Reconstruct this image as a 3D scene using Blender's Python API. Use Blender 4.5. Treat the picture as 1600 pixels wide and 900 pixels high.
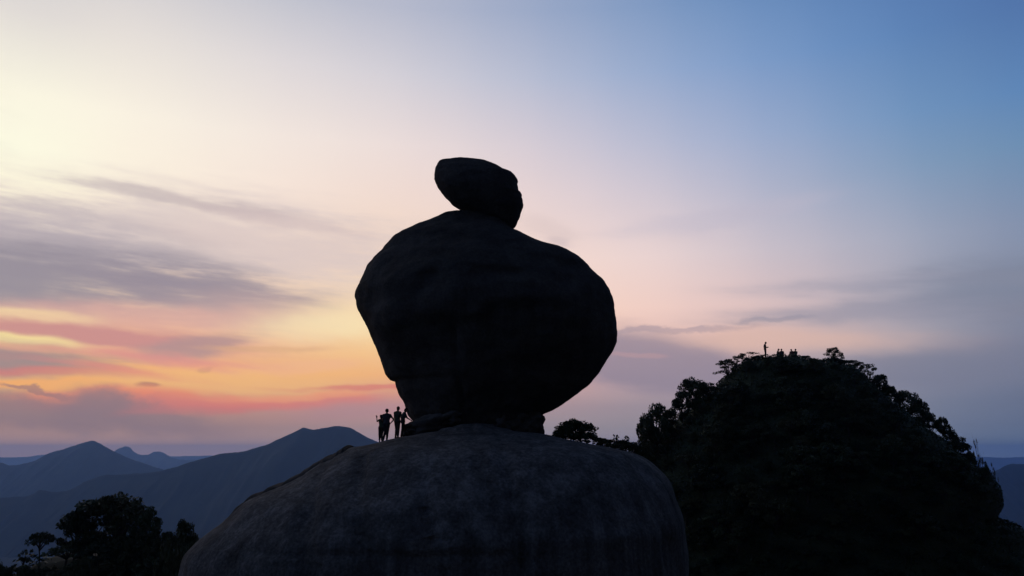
import bpy, bmesh, math, random
import numpy as np
from mathutils import Vector, Matrix, noise
from mathutils.bvhtree import BVHTree

R = math.radians
SC = bpy.context.scene
COL = SC.collection
for o in list(bpy.data.objects):
    bpy.data.objects.remove(o)

# ------------------------------------------------------------------ camera
W_, H_, F_ = 1600.0, 900.0, 1256.0          # photograph size and focal length in its pixels
PITCH = math.atan((706 - 450) / F_)          # level line of sight at row 706
cam = bpy.data.cameras.new('camera')
cam.sensor_fit = 'HORIZONTAL'
cam.sensor_width = 36.0
cam.lens = 36.0 * F_ / W_
cam.clip_start = 0.5
cam.clip_end = 300000.0
cam_o = bpy.data.objects.new('camera', cam)
cam_o.rotation_euler = (R(90) + PITCH, 0, 0)
COL.objects.link(cam_o)
SC.camera = cam_o


def ray(px, py):
    x, y = (px - 800) / F_, (450 - py) / F_
    return Vector((x, math.cos(PITCH) - y * math.sin(PITCH), math.sin(PITCH) + y * math.cos(PITCH)))


def P(px, py, Y):
    d = ray(px, py)
    return d * (Y / d.y)


def AE(px, py):
    d = ray(px, py).normalized()
    return math.degrees(math.atan2(d.x, d.y)), math.degrees(math.asin(d.z))


def pix(az, el):
    a, e = R(az), R(el)
    d = Vector((math.sin(a) * math.cos(e), math.cos(a) * math.cos(e), math.sin(e)))
    c, s = math.cos(PITCH), math.sin(PITCH)
    zc = d.y * c + d.z * s
    yc = -d.y * s + d.z * c
    if zc < 0.05:
        zc = 0.05
    return 800 + F_ * d.x / zc, 450 - F_ * yc / zc


def lin(c):
    return tuple(((v / 255) / 12.92 if v / 255 <= 0.04045 else ((v / 255 + 0.055) / 1.055) ** 2.4) for v in c)


def mixc(a, b, t):
    return tuple(x + (y - x) * t for x, y in zip(a, b))


def sstep(a, b, x):
    t = min(1, max(0, (x - a) / (b - a)))
    return t * t * (3 - 2 * t)


# ------------------------------------------------------------------ world: dusk sky
SUN_AZ = -30.0
world = bpy.data.worlds.new('World')
SC.world = world
world.use_nodes = True
WT = world.node_tree
WT.nodes.clear()


class E:                                     # small expression helper over Math nodes
    tree = WT

    def __init__(self, s):
        self.s = s

    @staticmethod
    def put(node, i, v):
        if isinstance(v, E):
            E.tree.links.new(v.s, node.inputs[i])
        else:
            node.inputs[i].default_value = v

    @staticmethod
    def m(op, *a, clamp=False):
        n = E.tree.nodes.new('ShaderNodeMath')
        n.operation = op
        n.use_clamp = clamp
        for i, v in enumerate(a):
            E.put(n, i, v)
        return E(n.outputs[0])

    def __add__(s, o): return E.m('ADD', s, o)
    def __radd__(s, o): return E.m('ADD', o, s)
    def __sub__(s, o): return E.m('SUBTRACT', s, o)
    def __rsub__(s, o): return E.m('SUBTRACT', o, s)
    def __mul__(s, o): return E.m('MULTIPLY', s, o)
    def __rmul__(s, o): return E.m('MULTIPLY', o, s)
    def __truediv__(s, o): return E.m('DIVIDE', s, o)


def e_step(x, a, b):
    n = E.tree.nodes.new('ShaderNodeMapRange')
    n.interpolation_type = 'SMOOTHSTEP'
    E.put(n, 0, x)
    n.inputs[1].default_value = a
    n.inputs[2].default_value = b
    return E(n.outputs[0])


def e_vec(x, y, z=0.0):
    n = E.tree.nodes.new('ShaderNodeCombineXYZ')
    for i, v in enumerate((x, y, z)):
        E.put(n, i, v)
    return E(n.outputs[0])


def e_noise(vec, scale, detail=5.0, rough=0.55, color=False):
    n = E.tree.nodes.new('ShaderNodeTexNoise')
    n.inputs['Scale'].default_value = scale
    n.inputs['Detail'].default_value = detail
    n.inputs['Roughness'].default_value = rough
    E.tree.links.new(vec.s, n.inputs['Vector'])
    return E(n.outputs['Color' if color else 'Fac'])


def e_mix(fac, a, b, mode='MIX'):
    n = E.tree.nodes.new('ShaderNodeMix')
    n.data_type = 'RGBA'
    n.blend_type = mode
    n.clamp_factor = True
    for k, v in ((0, fac), (6, a), (7, b)):
        if isinstance(v, E):
            E.tree.links.new(v.s, n.inputs[k])
        elif isinstance(v, tuple):
            n.inputs[k].default_value = (*v[:3], 1)
        else:
            n.inputs[k].default_value = v
    return E(n.outputs[2])


# clear-air colours of the evening sky, read at columns/rows of the photograph (display values)
SX = [0, 200, 400, 600, 800, 1000, 1200, 1400, 1600]
SKY = [
    (-150, [(196, 196, 204), (190, 192, 204), (172, 178, 200), (150, 164, 196), (128, 150, 192), (108, 138, 186), (92, 126, 178), (80, 114, 172), (70, 104, 164)]),
    (10, [(224, 218, 214), (218, 212, 212), (200, 200, 208), (182, 186, 204), (154, 168, 198), (128, 154, 194), (104, 140, 188), (91, 127, 178), (82, 116, 168)]),
    (120, [(253, 248, 227), (250, 241, 226), (234, 225, 222), (216, 211, 217), (188, 192, 211), (156, 174, 207), (128, 158, 202), (104, 143, 192), (90, 131, 182)]),
    (230, [(255, 253, 228), (255, 247, 228), (249, 236, 224), (240, 224, 219), (220, 208, 214), (190, 191, 211), (158, 173, 204), (128, 156, 190), (110, 143, 178)]),
    (300, [(255, 246, 220), (254, 240, 220), (250, 232, 218), (243, 221, 210), (234, 214, 212), (212, 202, 212), (178, 181, 202), (146, 162, 188), (122, 142, 174)]),
    (400, [(252, 232, 208), (250, 228, 206), (246, 222, 204), (247, 218, 196), (246, 218, 205), (240, 216, 212), (206, 194, 202), (174, 174, 190), (140, 148, 170)]),
    (480, [(255, 222, 172), (247, 206, 174), (248, 212, 184), (252, 222, 178), (250, 216, 190), (248, 212, 200), (222, 194, 192), (178, 170, 180), (132, 138, 158)]),
    (540, [(253, 206, 138), (247, 188, 140), (247, 196, 148), (252, 208, 146), (244, 196, 170), (236, 194, 184), (222, 186, 176), (172, 162, 170), (122, 128, 150)]),
    (592, [(253, 190, 112), (252, 178, 100), (250, 182, 108), (244, 178, 122), (220, 166, 156), (196, 168, 172), (180, 164, 170), (142, 142, 158), (112, 120, 144)]),
    (640, [(156, 131, 134), (157, 130, 133), (182, 136, 135), (194, 146, 146), (176, 148, 152), (158, 145, 154), (146, 140, 152), (124, 130, 150), (104, 115, 140)]),
    (670, [(160, 134, 132), (160, 133, 131), (165, 137, 135), (174, 147, 147), (162, 149, 152), (158, 148, 154), (147, 143, 153), (125, 132, 150), (104, 117, 142)]),
    (700, [(192, 160, 150), (192, 159, 148), (191, 160, 150), (190, 165, 160), (174, 160, 161), (170, 157, 161), (158, 152, 159), (134, 141, 156), (112, 129, 150)]),
    (760, [(228, 192, 176), (228, 190, 174), (228, 192, 176), (224, 194, 184), (206, 188, 184), (202, 184, 182), (188, 179, 180), (164, 168, 178), (140, 155, 172)]),
]


def frame_sky(px, py):
    px = min(1600, max(0, px))
    py = min(760, max(-150, py))
    j = max(k for k in range(len(SKY) - 1) if SKY[k][0] <= py)
    ty = (py - SKY[j][0]) / (SKY[j + 1][0] - SKY[j][0])
    i = min(7, int(px / 200))
    tx = px / 200 - i
    c = lambda r: mixc(lin(r[1][i]), lin(r[1][i + 1]), tx)
    return mixc(c(SKY[j]), c(SKY[j + 1]), ty)


ZENITH = lin((50, 66, 104))
EAST_LO, EAST_HI = lin((42, 42, 50)), lin((38, 43, 57))


def sky_at(az, el):
    az2 = az if az >= SUN_AZ - 4 else 2 * (SUN_AZ - 4) - az      # the glow is even on both sides of the sun
    if az2 > 180:
        az2 = 360 - az2
    c = frame_sky(*pix(max(-36, min(38, az2)), min(30, el)))
    c = mixc(c, mixc(EAST_LO, EAST_HI, sstep(0, 30, el)), sstep(62, 150, abs(az2 - SUN_AZ)))
    return mixc(c, ZENITH, sstep(27, 80, el))


tc = WT.nodes.new('ShaderNodeTexCoord')
sep = WT.nodes.new('ShaderNodeSeparateXYZ')
WT.links.new(tc.outputs['Generated'], sep.inputs[0])
DX, DY, DZ = (E(sep.outputs[i]) for i in range(3))
AZ = E.m('ARCTAN2', DX, DY) * (180 / math.pi)
EL = E.m('ARCSINE', DZ) * (180 / math.pi)
azpos = E.m('ADD', AZ * (1 / 360.0), 0.5, clamp=True)
ELS = [-3, 0.4, 1.6, 3.1, 5.3, 7.4, 10, 13.6, 18.2, 21.4, 26.2, 30.5, 38, 55, 85]
AZS = [-180, -140, -110, -85, -68, -56, -46, -38, -33, -28, -23, -18, -13, -8, -3, 2, 7, 12, 17, 22, 27, 32, 37, 48, 65, 85, 110, 140, 180]
base = None
for k, el in enumerate(ELS):
    n = WT.nodes.new('ShaderNodeValToRGB')
    cr = n.color_ramp
    cr.interpolation = 'CARDINAL'
    while len(cr.elements) < len(AZS):
        cr.elements.new(0.5)
    for e, az in zip(cr.elements, AZS):
        e.position = (az + 180) / 360.0
    for e, az in zip(cr.elements, AZS):
        e.color = (*sky_at(az, el), 1)
    WT.links.new(azpos.s, n.inputs[0])
    c = E(n.outputs[0])
    if base is None:
        base = c
    else:
        n2 = WT.nodes.new('ShaderNodeMapRange')
        E.put(n2, 0, EL)
        n2.inputs[1].default_value = ELS[k - 1]
        n2.inputs[2].default_value = el
        base = e_mix(E(n2.outputs[0]), base, c)

# physically based low-sun sky, a thin share of the light
nish = WT.nodes.new('ShaderNodeTexSky')
nish.sky_type = 'NISHITA'
nish.sun_disc = False
nish.sun_elevation = R(1.0)
nish.sun_rotation = R(SUN_AZ)
nish.altitude = 600
sky = e_mix(0.004, base, E(nish.outputs[0]), 'ADD')

# wind-drawn cloud: noise in direction space, stretched along the horizon and sloping down to the right
dirn = e_vec(DX, DY, DZ * 5.0 + DX * 0.25)
warp = e_noise(e_vec(DX, DY, DZ * 2.5 + DX * 0.4), 5.0, 4.0, 0.55, True)
wsep = WT.nodes.new('ShaderNodeSeparateXYZ')
WT.links.new(warp.s, wsep.inputs[0])
WX, WY = E(wsep.outputs[0]) - 0.5, E(wsep.outputs[1]) - 0.5
streak = e_noise(dirn, 4.5, 8.0, 0.58)
fine = e_noise(e_vec(DX, DY, DZ * 8.0 + DX * 0.4), 13.0, 6.0, 0.6)
puff = e_noise(e_vec(DX, DY, DZ * 1.6), 22.0, 5.0, 0.6)
NS = (streak - 0.5) * 1.5 + (fine - 0.5) * 0.8
UV = e_vec(AZ + WX * 7.0, EL + WY * 2.2)
UVS = e_vec(AZ + WX * 1.5 + (puff - 0.5) * 2.0, EL + WY * 0.5 + (puff - 0.5) * 1.8)

# broad haze of high thin cloud over the whole low sky, in view and out of it
veil = e_step(NS, 0.0, 0.75) * e_step(EL, 24.0, 8.0) * e_step(EL, 1.0, 6.0)
sky = e_mix(veil * 0.28, sky, e_mix(0.5, sky, lin((150, 138, 148))))


def cloud(px, py, rx, ry, rot, color, op, k=0.8, lo=0.25, hi=0.75, coord=None):
    """one cloud: centre and half-axes given at a sight line of the photograph, kept as azimuth and elevation"""
    global sky
    a, e = AE(px, py)
    a1, e1 = AE(px + 10, py)
    a2, e2 = AE(px, py - 10)
    a3, e3 = AE(px + 10 * math.cos(R(rot)), py - 10 * math.sin(R(rot)))
    rot = math.degrees(math.atan2(e3 - e, a3 - a))
    sx = (a1 - a) / 10 * rx
    sy = (e2 - e) / 10 * ry
    mp = WT.nodes.new('ShaderNodeMapping')
    mp.vector_type = 'TEXTURE'
    mp.inputs['Location'].default_value = (a, e, 0)
    mp.inputs['Rotation'].default_value = (0, 0, R(rot))
    mp.inputs['Scale'].default_value = (sx, sy, 1)
    WT.links.new((coord or UV).s, mp.inputs['Vector'])
    ln = WT.nodes.new('ShaderNodeVectorMath')
    ln.operation = 'LENGTH'
    WT.links.new(mp.outputs[0], ln.inputs[0])
    d = E(ln.outputs['Value'])
    g = E.m('EXPONENT', d * d * -0.8)
    m = e_step(g + NS * k * E.m('MINIMUM', g * 2.0, 1.0), lo, hi)
    sky = e_mix(m * op, sky, lin(color))


# the big lavender bank on the left, thin above and thick below
cloud(270, 368, 420, 72, -6, (216, 200, 199), 0.7, 1.2, 0.1, 0.95)
cloud(40, 392, 300, 68, -5, (180, 169, 177), 0.8, 1.1, 0.1, 0.95)
cloud(60, 432, 330, 50, -3, (152, 144, 154), 0.9, 1.0, 0.05, 0.95)
cloud(280, 454, 190, 36, -7, (156, 144, 154), 0.85, 1.0, 0.05, 0.95)
cloud(370, 484, 130, 24, -5, (186, 160, 160), 0.7, 0.6, 0.05, 0.95)
cloud(50, 318, 150, 24, -8, (200, 187, 188), 0.65, 1.4, 0.15, 0.95)
cloud(270, 312, 210, 11, -9, (186, 172, 176), 0.6, 0.9, 0.1, 0.9)
cloud(420, 342, 140, 10, -11, (204, 184, 184), 0.5, 0.9, 0.1, 0.9)
cloud(450, 390, 170, 44, -10, (226, 205, 198), 0.5, 1.0, 0.05, 0.95)
# warm light under the bank
cloud(230, 492, 270, 18, -3, (226, 174, 162), 0.65, 0.6, 0.05, 0.95)
cloud(10, 488, 110, 10, -4, (255, 226, 170), 0.75, 0.5, 0.05, 0.9)
cloud(530, 512, 120, 26, 0, (254, 232, 184), 0.75, 0.4, 0.0, 1.0)
# streaks lower down
cloud(190, 532, 300, 32, -4, (222, 158, 148), 0.45, 0.8, 0.05, 0.95)
cloud(110, 520, 260, 15, -5, (208, 146, 142), 0.9, 0.7, 0.05, 0.85)
cloud(290, 542, 110, 18, 7, (184, 150, 147), 0.8, 0.8, 0.1, 0.85)
cloud(210, 560, 90, 8, -6, (226, 158, 142), 0.6, 0.7, 0.1, 0.85)
cloud(25, 529, 110, 9, -6, (255, 232, 162), 0.85, 0.6, 0.1, 0.85)
cloud(30, 563, 190, 26, -6, (160, 141, 142), 0.95, 0.6, 0.08, 0.8)
cloud(90, 580, 190, 9, -3, (214, 128, 124), 0.85, 0.7, 0.08, 0.85)
cloud(60, 597, 170, 9, 0, (255, 180, 106), 0.9, 0.6, 0.08, 0.8)
cloud(330, 592, 230, 24, 0, (252, 194, 126), 0.7, 0.5, 0.0, 1.0)
cloud(470, 570, 100, 9, 1, (248, 188, 146), 0.55, 0.7, 0.1, 0.9)
cloud(430, 545, 100, 4.5, -3, (226, 176, 134), 0.6, 0.6, 0.1, 0.9)
cloud(236, 602, 15, 4, -3, (186, 130, 110), 0.8, 0.5, 0.1, 0.8)
cloud(330, 572, 12, 5, 14, (214, 156, 120), 0.5, 0.5, 0.1, 0.8)
cloud(250, 556, 150, 9, -5, (234, 152, 142), 0.65, 1.1, 0.05, 0.95)
cloud(150, 572, 150, 8, -7, (236, 140, 128), 0.6, 1.1, 0.05, 0.95)
cloud(60, 545, 120, 6, -6, (238, 170, 142), 0.55, 1.1, 0.05, 0.95)
# the bank along the horizon, its top lit red
cloud(330, 626, 280, 14, 1, (230, 126, 116), 0.75, 1.0, 0.08, 0.85)
cloud(440, 614, 130, 7, 2, (246, 164, 120), 0.6, 0.6, 0.08, 0.85)
cloud(130, 615, 150, 10, 2, (244, 146, 112), 0.8, 0.6, 0.08, 0.85)
cloud(560, 605, 120, 4.5, -2, (220, 124, 116), 0.7, 0.6, 0.1, 0.85)
cloud(30, 645, 150, 26, -4, (152, 127, 130), 0.8, 0.35, 0.05, 0.9, UVS)
cloud(160, 640, 66, 32, -8, (152, 127, 130), 0.8, 0.35, 0.1, 0.85, UVS)
cloud(235, 655, 120, 26, -8, (152, 127, 130), 0.75, 0.35, 0.05, 0.9, UVS)
cloud(40, 608, 44, 5, -8, (170, 128, 122), 0.75, 0.5, 0.15, 0.75, UVS)
cloud(92, 616, 22, 7, -10, (172, 128, 124), 0.75, 0.4, 0.15, 0.75, UVS)
cloud(300, 640, 90, 8, 3, (206, 126, 122), 0.5, 0.6, 0.1, 0.85)
cloud(560, 640, 120, 18, 0, (184, 142, 146), 0.6, 0.4, 0.05, 0.95)
# grey-blue bank and streaks on the right
cloud(1000, 560, 190, 42, -7, (148, 136, 152), 0.85, 0.35, 0.1, 0.7)
cloud(1050, 514, 130, 5, 0, (176, 156, 164), 0.7, 0.6, 0.1, 0.8, UVS)
cloud(985, 551, 44, 3.5, -2, (190, 154, 158), 0.55, 0.5, 0.1, 0.85)
cloud(1210, 501, 62, 5.5, 2, (160, 150, 160), 0.65, 0.6, 0.1, 0.85, UVS)
cloud(1390, 486, 260, 18, 2, (152, 150, 166), 0.65, 0.6, 0.05, 0.95)
cloud(1420, 442, 280, 13, 2, (158, 156, 172), 0.5, 0.8, 0.05, 0.95)
cloud(1600, 446, 200, 46, 3, (124, 132, 152), 0.65, 0.6, 0.05, 0.95)
cloud(1240, 530, 190, 20, -2, (224, 186, 172), 0.65, 0.4, 0.0, 1.0)
cloud(1440, 575, 220, 34, 4, (124, 127, 147), 0.7, 0.4, 0.05, 0.95)
cloud(885, 378, 24, 9, -8, (200, 182, 186), 0.5, 0.6, 0.05, 0.95)
cloud(860, 358, 60, 14, -14, (216, 196, 194), 0.4, 0.6, 0.05, 0.95)
cloud(1130, 340, 140, 16, 10, (192, 186, 202), 0.35, 0.9, 0.05, 0.95)
# unseen banks added beyond both sides, larger on the left to dim the dome
for k, (a_, e_, w_, h_) in enumerate(((-58, 18, 20, 9), (-66, 8, 26, 5), (-92, 14, 24, 8), (-85, 4, 20, 3), (62, 8, 26, 3), (95, 12, 22, 3), (140, 8, 28, 3), (-125, 10, 24, 3))):
    mp = WT.nodes.new('ShaderNodeMapping')
    mp.vector_type = 'TEXTURE'
    mp.inputs['Location'].default_value = (a_, e_, 0)
    mp.inputs['Scale'].default_value = (w_, h_, 1)
    WT.links.new(UV.s, mp.inputs['Vector'])
    ln = WT.nodes.new('ShaderNodeVectorMath')
    ln.operation = 'LENGTH'
    WT.links.new(mp.outputs[0], ln.inputs[0])
    d = E(ln.outputs['Value'])
    g = E.m('EXPONENT', d * d * -0.8)
    m = e_step(g + NS * 0.6 * g, 0.25, 0.8)
    sky = e_mix(m * 0.8, sky, e_mix(0.75, sky, lin((112, 106, 122))))

bg = WT.nodes.new('ShaderNodeBackground')
bg.inputs['Strength'].default_value = 1.0
WT.links.new(sky.s, bg.inputs['Color'])
wo = WT.nodes.new('ShaderNodeOutputWorld')
WT.links.new(bg.outputs[0], wo.inputs['Surface'])
world.cycles.sampling_method = 'MANUAL'
world.cycles.sample_map_resolution = 512

# the sun, spent and low behind the cloud bank on the left
sun = bpy.data.lights.new('sun', 'SUN')
sun.energy = 0.06
sun.angle = R(10)
sun.color = (1.0, 0.62, 0.38)
sun_o = bpy.data.objects.new('sun', sun)
sd = Vector((math.sin(R(SUN_AZ)) * math.cos(R(2)), math.cos(R(SUN_AZ)) * math.cos(R(2)), math.sin(R(2))))
sun_o.rotation_euler = sd.to_track_quat('Z', 'Y').to_euler()
sun_o.location = (-40, 60, 40)
COL.objects.link(sun_o)

SC.view_settings.view_transform = 'Standard'
SC.view_settings.look = 'None'
SC.view_settings.exposure = 0.0
SC.view_settings.gamma = 1.0
SC.view_settings.use_curve_mapping = False
SC.render.engine = 'CYCLES'
SC.cycles.use_denoising = True
SC.cycles.max_bounces = 6
SC.cycles.volume_bounces = 1
SC.cycles.transparent_max_bounces = 8

# ------------------------------------------------------------------ helpers


def tag(o, label=None, cat=None, group=None, kind=None):
    for k, v in (('label', label), ('category', cat), ('group', group), ('kind', kind)):
        if v:
            o[k] = v
    return o


def obj(name, me, mat=None, parent=None):
    o = bpy.data.objects.new(name, me)
    COL.objects.link(o)
    if mat and me and not me.materials:
        me.materials.append(mat)
    o.parent = parent
    return o


def empty(name, loc=(0, 0, 0), rz=0.0):
    o = bpy.data.objects.new(name, None)
    o.empty_display_size = 0.3
    o.location = loc
    o.rotation_euler = (0, 0, rz)
    COL.objects.link(o)
    return o


def np_mesh(name, v, f, smooth=False):
    """v: (n,3) array, f: (m,k) array"""
    v = np.asarray(v, dtype=np.float32)
    f = np.asarray(f, dtype=np.int32)
    me = bpy.data.meshes.new(name)
    k = f.shape[1]
    me.vertices.add(len(v))
    me.vertices.foreach_set('co', v.ravel())
    me.loops.add(f.size)
    me.loops.foreach_set('vertex_index', f.ravel())
    me.polygons.add(len(f))
    me.polygons.foreach_set('loop_start', np.arange(0, f.size, k, dtype=np.int32))
    me.polygons.foreach_set('loop_total', np.full(len(f), k, dtype=np.int32))
    if smooth:
        me.polygons.foreach_set('use_smooth', np.ones(len(f), dtype=bool))
    me.update(calc_edges=True)
    me.validate()
    return me


def copy_tree(o, parent=None):
    c = o.copy()
    COL.objects.link(c)
    c.parent = parent
    for ch in o.children:
        copy_tree(ch, c)
    return c


def interp(tab, x):
    """smooth (monotone-ish Hermite) interpolation of rows (x, a, b, ...)"""
    if x <= tab[0][0]:
        return list(tab[0][1:])
    if x >= tab[-1][0]:
        return list(tab[-1][1:])
    i = max(k for k in range(len(tab) - 1) if tab[k][0] <= x)
    x0, x1 = tab[i][0], tab[i + 1][0]
    h = x1 - x0
    t = (x - x0) / h
    out = []
    for c in range(1, len(tab[0])):
        y0, y1 = tab[i][c], tab[i + 1][c]
        s = (y1 - y0) / h

        def slope(j):
            if j == 0 or j == len(tab) - 1:
                return s
            a = (tab[j][c] - tab[j - 1][c]) / (tab[j][0] - tab[j - 1][0])
            b = (tab[j + 1][c] - tab[j][c]) / (tab[j + 1][0] - tab[j][0])
            return 0.0 if a * b <= 0 else 2 * a * b / (a + b)
        m0, m1 = slope(i), slope(i + 1)
        t2, t3 = t * t, t * t * t
        out.append((2 * t3 - 3 * t2 + 1) * y0 + (t3 - 2 * t2 + t) * h * m0 + (-2 * t3 + 3 * t2) * y1 + (t3 - t2) * h * m1)
    return out


def fbm(p, sc, oct_=4):
    return noise.fractal(Vector(p) * sc, 1.0, 2.1, oct_, noise_basis='PERLIN_ORIGINAL')


def mat_new(name):
    m = bpy.data.materials.new(name)
    m.use_nodes = True
    nt = m.node_tree
    nt.nodes.clear()
    out = nt.nodes.new('ShaderNodeOutputMaterial')
    b = nt.nodes.new('ShaderNodeBsdfPrincipled')
    nt.links.new(b.outputs[0], out.inputs[0])
    b.inputs['Roughness'].default_value = 0.9
    b.inputs['Specular IOR Level'].default_value = 0.2
    return m, nt, b


def mat_plain(name, col, rough=0.8, var=0.25, scale=8.0):
    m, nt, b = mat_new(name)
    tcn = nt.nodes.new('ShaderNodeTexCoord')
    n = nt.nodes.new('ShaderNodeTexNoise')
    n.inputs['Scale'].default_value = scale
    nt.links.new(tcn.outputs['Object'], n.inputs['Vector'])
    r = nt.nodes.new('ShaderNodeValToRGB')
    r.color_ramp.elements[0].color = (*[c * (1 - var) for c in col], 1)
    r.color_ramp.elements[1].color = (*[min(1, c * (1 + var)) for c in col], 1)
    r.color_ramp.elements[0].position = 0.3
    r.color_ramp.elements[1].position = 0.7
    nt.links.new(n.outputs['Fac'], r.inputs[0])
    nt.links.new(r.outputs[0], b.inputs['Base Color'])
    b.inputs['Roughness'].default_value = rough
    return m


def mat_rock(name, dark, mid, light, streak=1.0, bump=0.25):
    """granite: mottled, with water stains that run straight down and lichen blotches"""
    m, nt, b = mat_new(name)
    L = nt.links.new
    g = nt.nodes.new('ShaderNodeNewGeometry')

    def nz(scale3, sc, det=6.0, rough=0.6):
        mp = nt.nodes.new('ShaderNodeMapping')
        mp.inputs['Scale'].default_value = scale3
        L(g.outputs['Position'], mp.inputs['Vector'])
        n = nt.nodes.new('ShaderNodeTexNoise')
        n.inputs['Scale'].default_value = sc
        n.inputs['Detail'].default_value = det
        n.inputs['Roughness'].default_value = rough
        L(mp.outputs[0], n.inputs['Vector'])
        return n.outputs['Fac']
    blot = nz((1, 1, 1), 0.35)
    stain = nz((1, 1, 0.05), 0.9, 5.0, 0.65)
    thin = nz((1, 1, 0.03), 3.2, 4.0, 0.6)
    grain = nz((1, 1, 1), 7.0, 5.0, 0.7)
    r = nt.nodes.new('ShaderNodeValToRGB')
    e = r.color_ramp.elements
    e[0].position, e[0].color = 0.30, (*dark, 1)
    e[1].position, e[1].color = 0.72, (*light, 1)
    x = e.new(0.5)
    x.color = (*mid, 1)

    def mth(op, a, c):
        n = nt.nodes.new('ShaderNodeMath')
        n.operation = op
        for i, v in enumerate((a, c)):
            if isinstance(v, float):
                n.inputs[i].default_value = v
            else:
                L(v, n.inputs[i])
        return n.outputs[0]
    s = mth('ADD', mth('MULTIPLY', stain, 0.55 * streak), mth('MULTIPLY', blot, 1.0 - 0.8 * streak))
    s = mth('ADD', s, mth('MULTIPLY', thin, 0.25 * streak))
    s = mth('ADD', s, mth('MULTIPLY', mth('SUBTRACT', grain, 0.5), 0.5))
    L(s, r.inputs[0])
    L(r.outputs[0], b.inputs['Base Color'])
    bp = nt.nodes.new('ShaderNodeBump')
    bp.inputs['Strength'].default_value = bump
    bp.inputs['Distance'].default_value = 0.12
    h = mth('ADD', mth('MULTIPLY', grain, 0.5), mth('MULTIPLY', nz((1, 1, 1), 1.6), 1.0))
    L(h, bp.inputs['Height'])
    L(bp.outputs[0], b.inputs['Normal'])
    b.inputs['Roughness'].default_value = 1.0
    b.inputs['Specular IOR Level'].default_value = 0.03
    return m


def mat_leaf(name, c0, c1):
    m, nt, b = mat_new(name)
    L = nt.links.new
    g = nt.nodes.new('ShaderNodeNewGeometry')
    oi = nt.nodes.new('ShaderNodeObjectInfo')
    n = nt.nodes.new('ShaderNodeTexNoise')
    n.inputs['Scale'].default_value = 0.7
    n.inputs['Detail'].default_value = 3
    L(g.outputs['Position'], n.inputs['Vector'])
    ad = nt.nodes.new('ShaderNodeMath')
    ad.operation = 'ADD'
    mu = nt.nodes.new('ShaderNodeMath')
    mu.operation = 'MULTIPLY_ADD'
    L(oi.outputs['Random'], mu.inputs[0])
    mu.inputs[1].default_value = 0.5
    mu.inputs[2].default_value = -0.25
    L(n.outputs['Fac'], ad.inputs[0])
    L(mu.outputs[0], ad.inputs[1])
    r = nt.nodes.new('ShaderNodeValToRGB')
    r.color_ramp.elements[0].position = 0.25
    r.color_ramp.elements[1].position = 0.75
    r.color_ramp.elements[0].color = (*c0, 1)
    r.color_ramp.elements[1].color = (*c1, 1)
    L(ad.outputs[0], r.inputs[0])
    L(r.outputs[0], b.inputs['Base Color'])
    b.inputs['Roughness'].default_value = 0.6
    return m


M_DOME = mat_rock('granite_stained', (0.022, 0.021, 0.020), (0.09, 0.086, 0.082), (0.22, 0.211, 0.202), 1.0, 0.9)
M_BOULDER = mat_rock('granite_weathered', (0.028, 0.025, 0.023), (0.054, 0.049, 0.044), (0.095, 0.086, 0.077), 0.55, 0.6)
M_STONE = mat_rock('granite_pale', (0.05, 0.047, 0.044), (0.085, 0.08, 0.075), (0.14, 0.133, 0.125), 0.2, 0.5)
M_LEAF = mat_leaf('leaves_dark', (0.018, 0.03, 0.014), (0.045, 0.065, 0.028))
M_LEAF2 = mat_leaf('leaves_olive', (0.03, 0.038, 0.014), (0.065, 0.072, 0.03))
M_BARK = mat_plain('bark', (0.055, 0.045, 0.036), 0.95, 0.35, 5.0)
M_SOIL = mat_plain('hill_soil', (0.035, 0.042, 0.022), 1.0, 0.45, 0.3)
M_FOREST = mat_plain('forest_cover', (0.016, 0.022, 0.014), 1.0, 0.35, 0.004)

# ------------------------------------------------------------------ ground, sea and far mountains
SEA = -600.0


def terrain_z(x, y):
    dx, dy = x - 8.0, (y - 72.0)
    r = math.hypot(dx * 0.85, dy)
    r2 = math.hypot((x + 36) * 0.8, y - 76)
    z = -15.5 - 0.55 * max(0, r - 30) - 0.0
    if r > 1000:
        z = min(z, -540)
    z2 = -9.0 - 0.9 * max(0, r2 - 5)
    z = max(z, z2)
    lo = -560 + 45 * noise.fractal(Vector((x, y, 3)) * 0.0011, 1, 2, 4) * sstep(0, 1500, r) - 25 * sstep(9000, 26000, r)
    k = 60.0
    hh = max(0.0, min(1.0, 0.5 + 0.5 * (z - lo) / k))
    z = lo + (z - lo) * hh + k * hh * (1 - hh) * 0.3
    z += 1.2 * noise.fractal(Vector((x, y, 0)) * 0.05, 1, 2, 3) * sstep(25, 60, r)
    return z


vs, fs = [], []
radii = [0.0]
r_ = 6.0
while r_ < 22000:
    radii.append(r_)
    r_ *= 1.075
radii.append(22800)
NA = 160
vs.append((8, 72, terrain_z(8, 72)))
for r_ in radii[1:]:
    for k in range(NA):
        a = 2 * math.pi * k / NA
        x, y = 8 + r_ * math.cos(a), 72 + r_ * math.sin(a)
        vs.append((x, y, terrain_z(x, y)))
me = bpy.data.meshes.new('ground')
for k in range(NA):
    fs.append((0, 1 + k, 1 + (k + 1) % NA))
for j in range(len(radii) - 2):
    b0, b1 = 1 + j * NA, 1 + (j + 1) * NA
    for k in range(NA):
        fs.append((b0 + k, b1 + k, b1 + (k + 1) % NA, b0 + (k + 1) % NA))
me.from_pydata(vs, [], fs)
for p in me.polygons:
    p.use_smooth = True
tag(obj('ground', me, M_FOREST), kind='structure')

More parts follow.
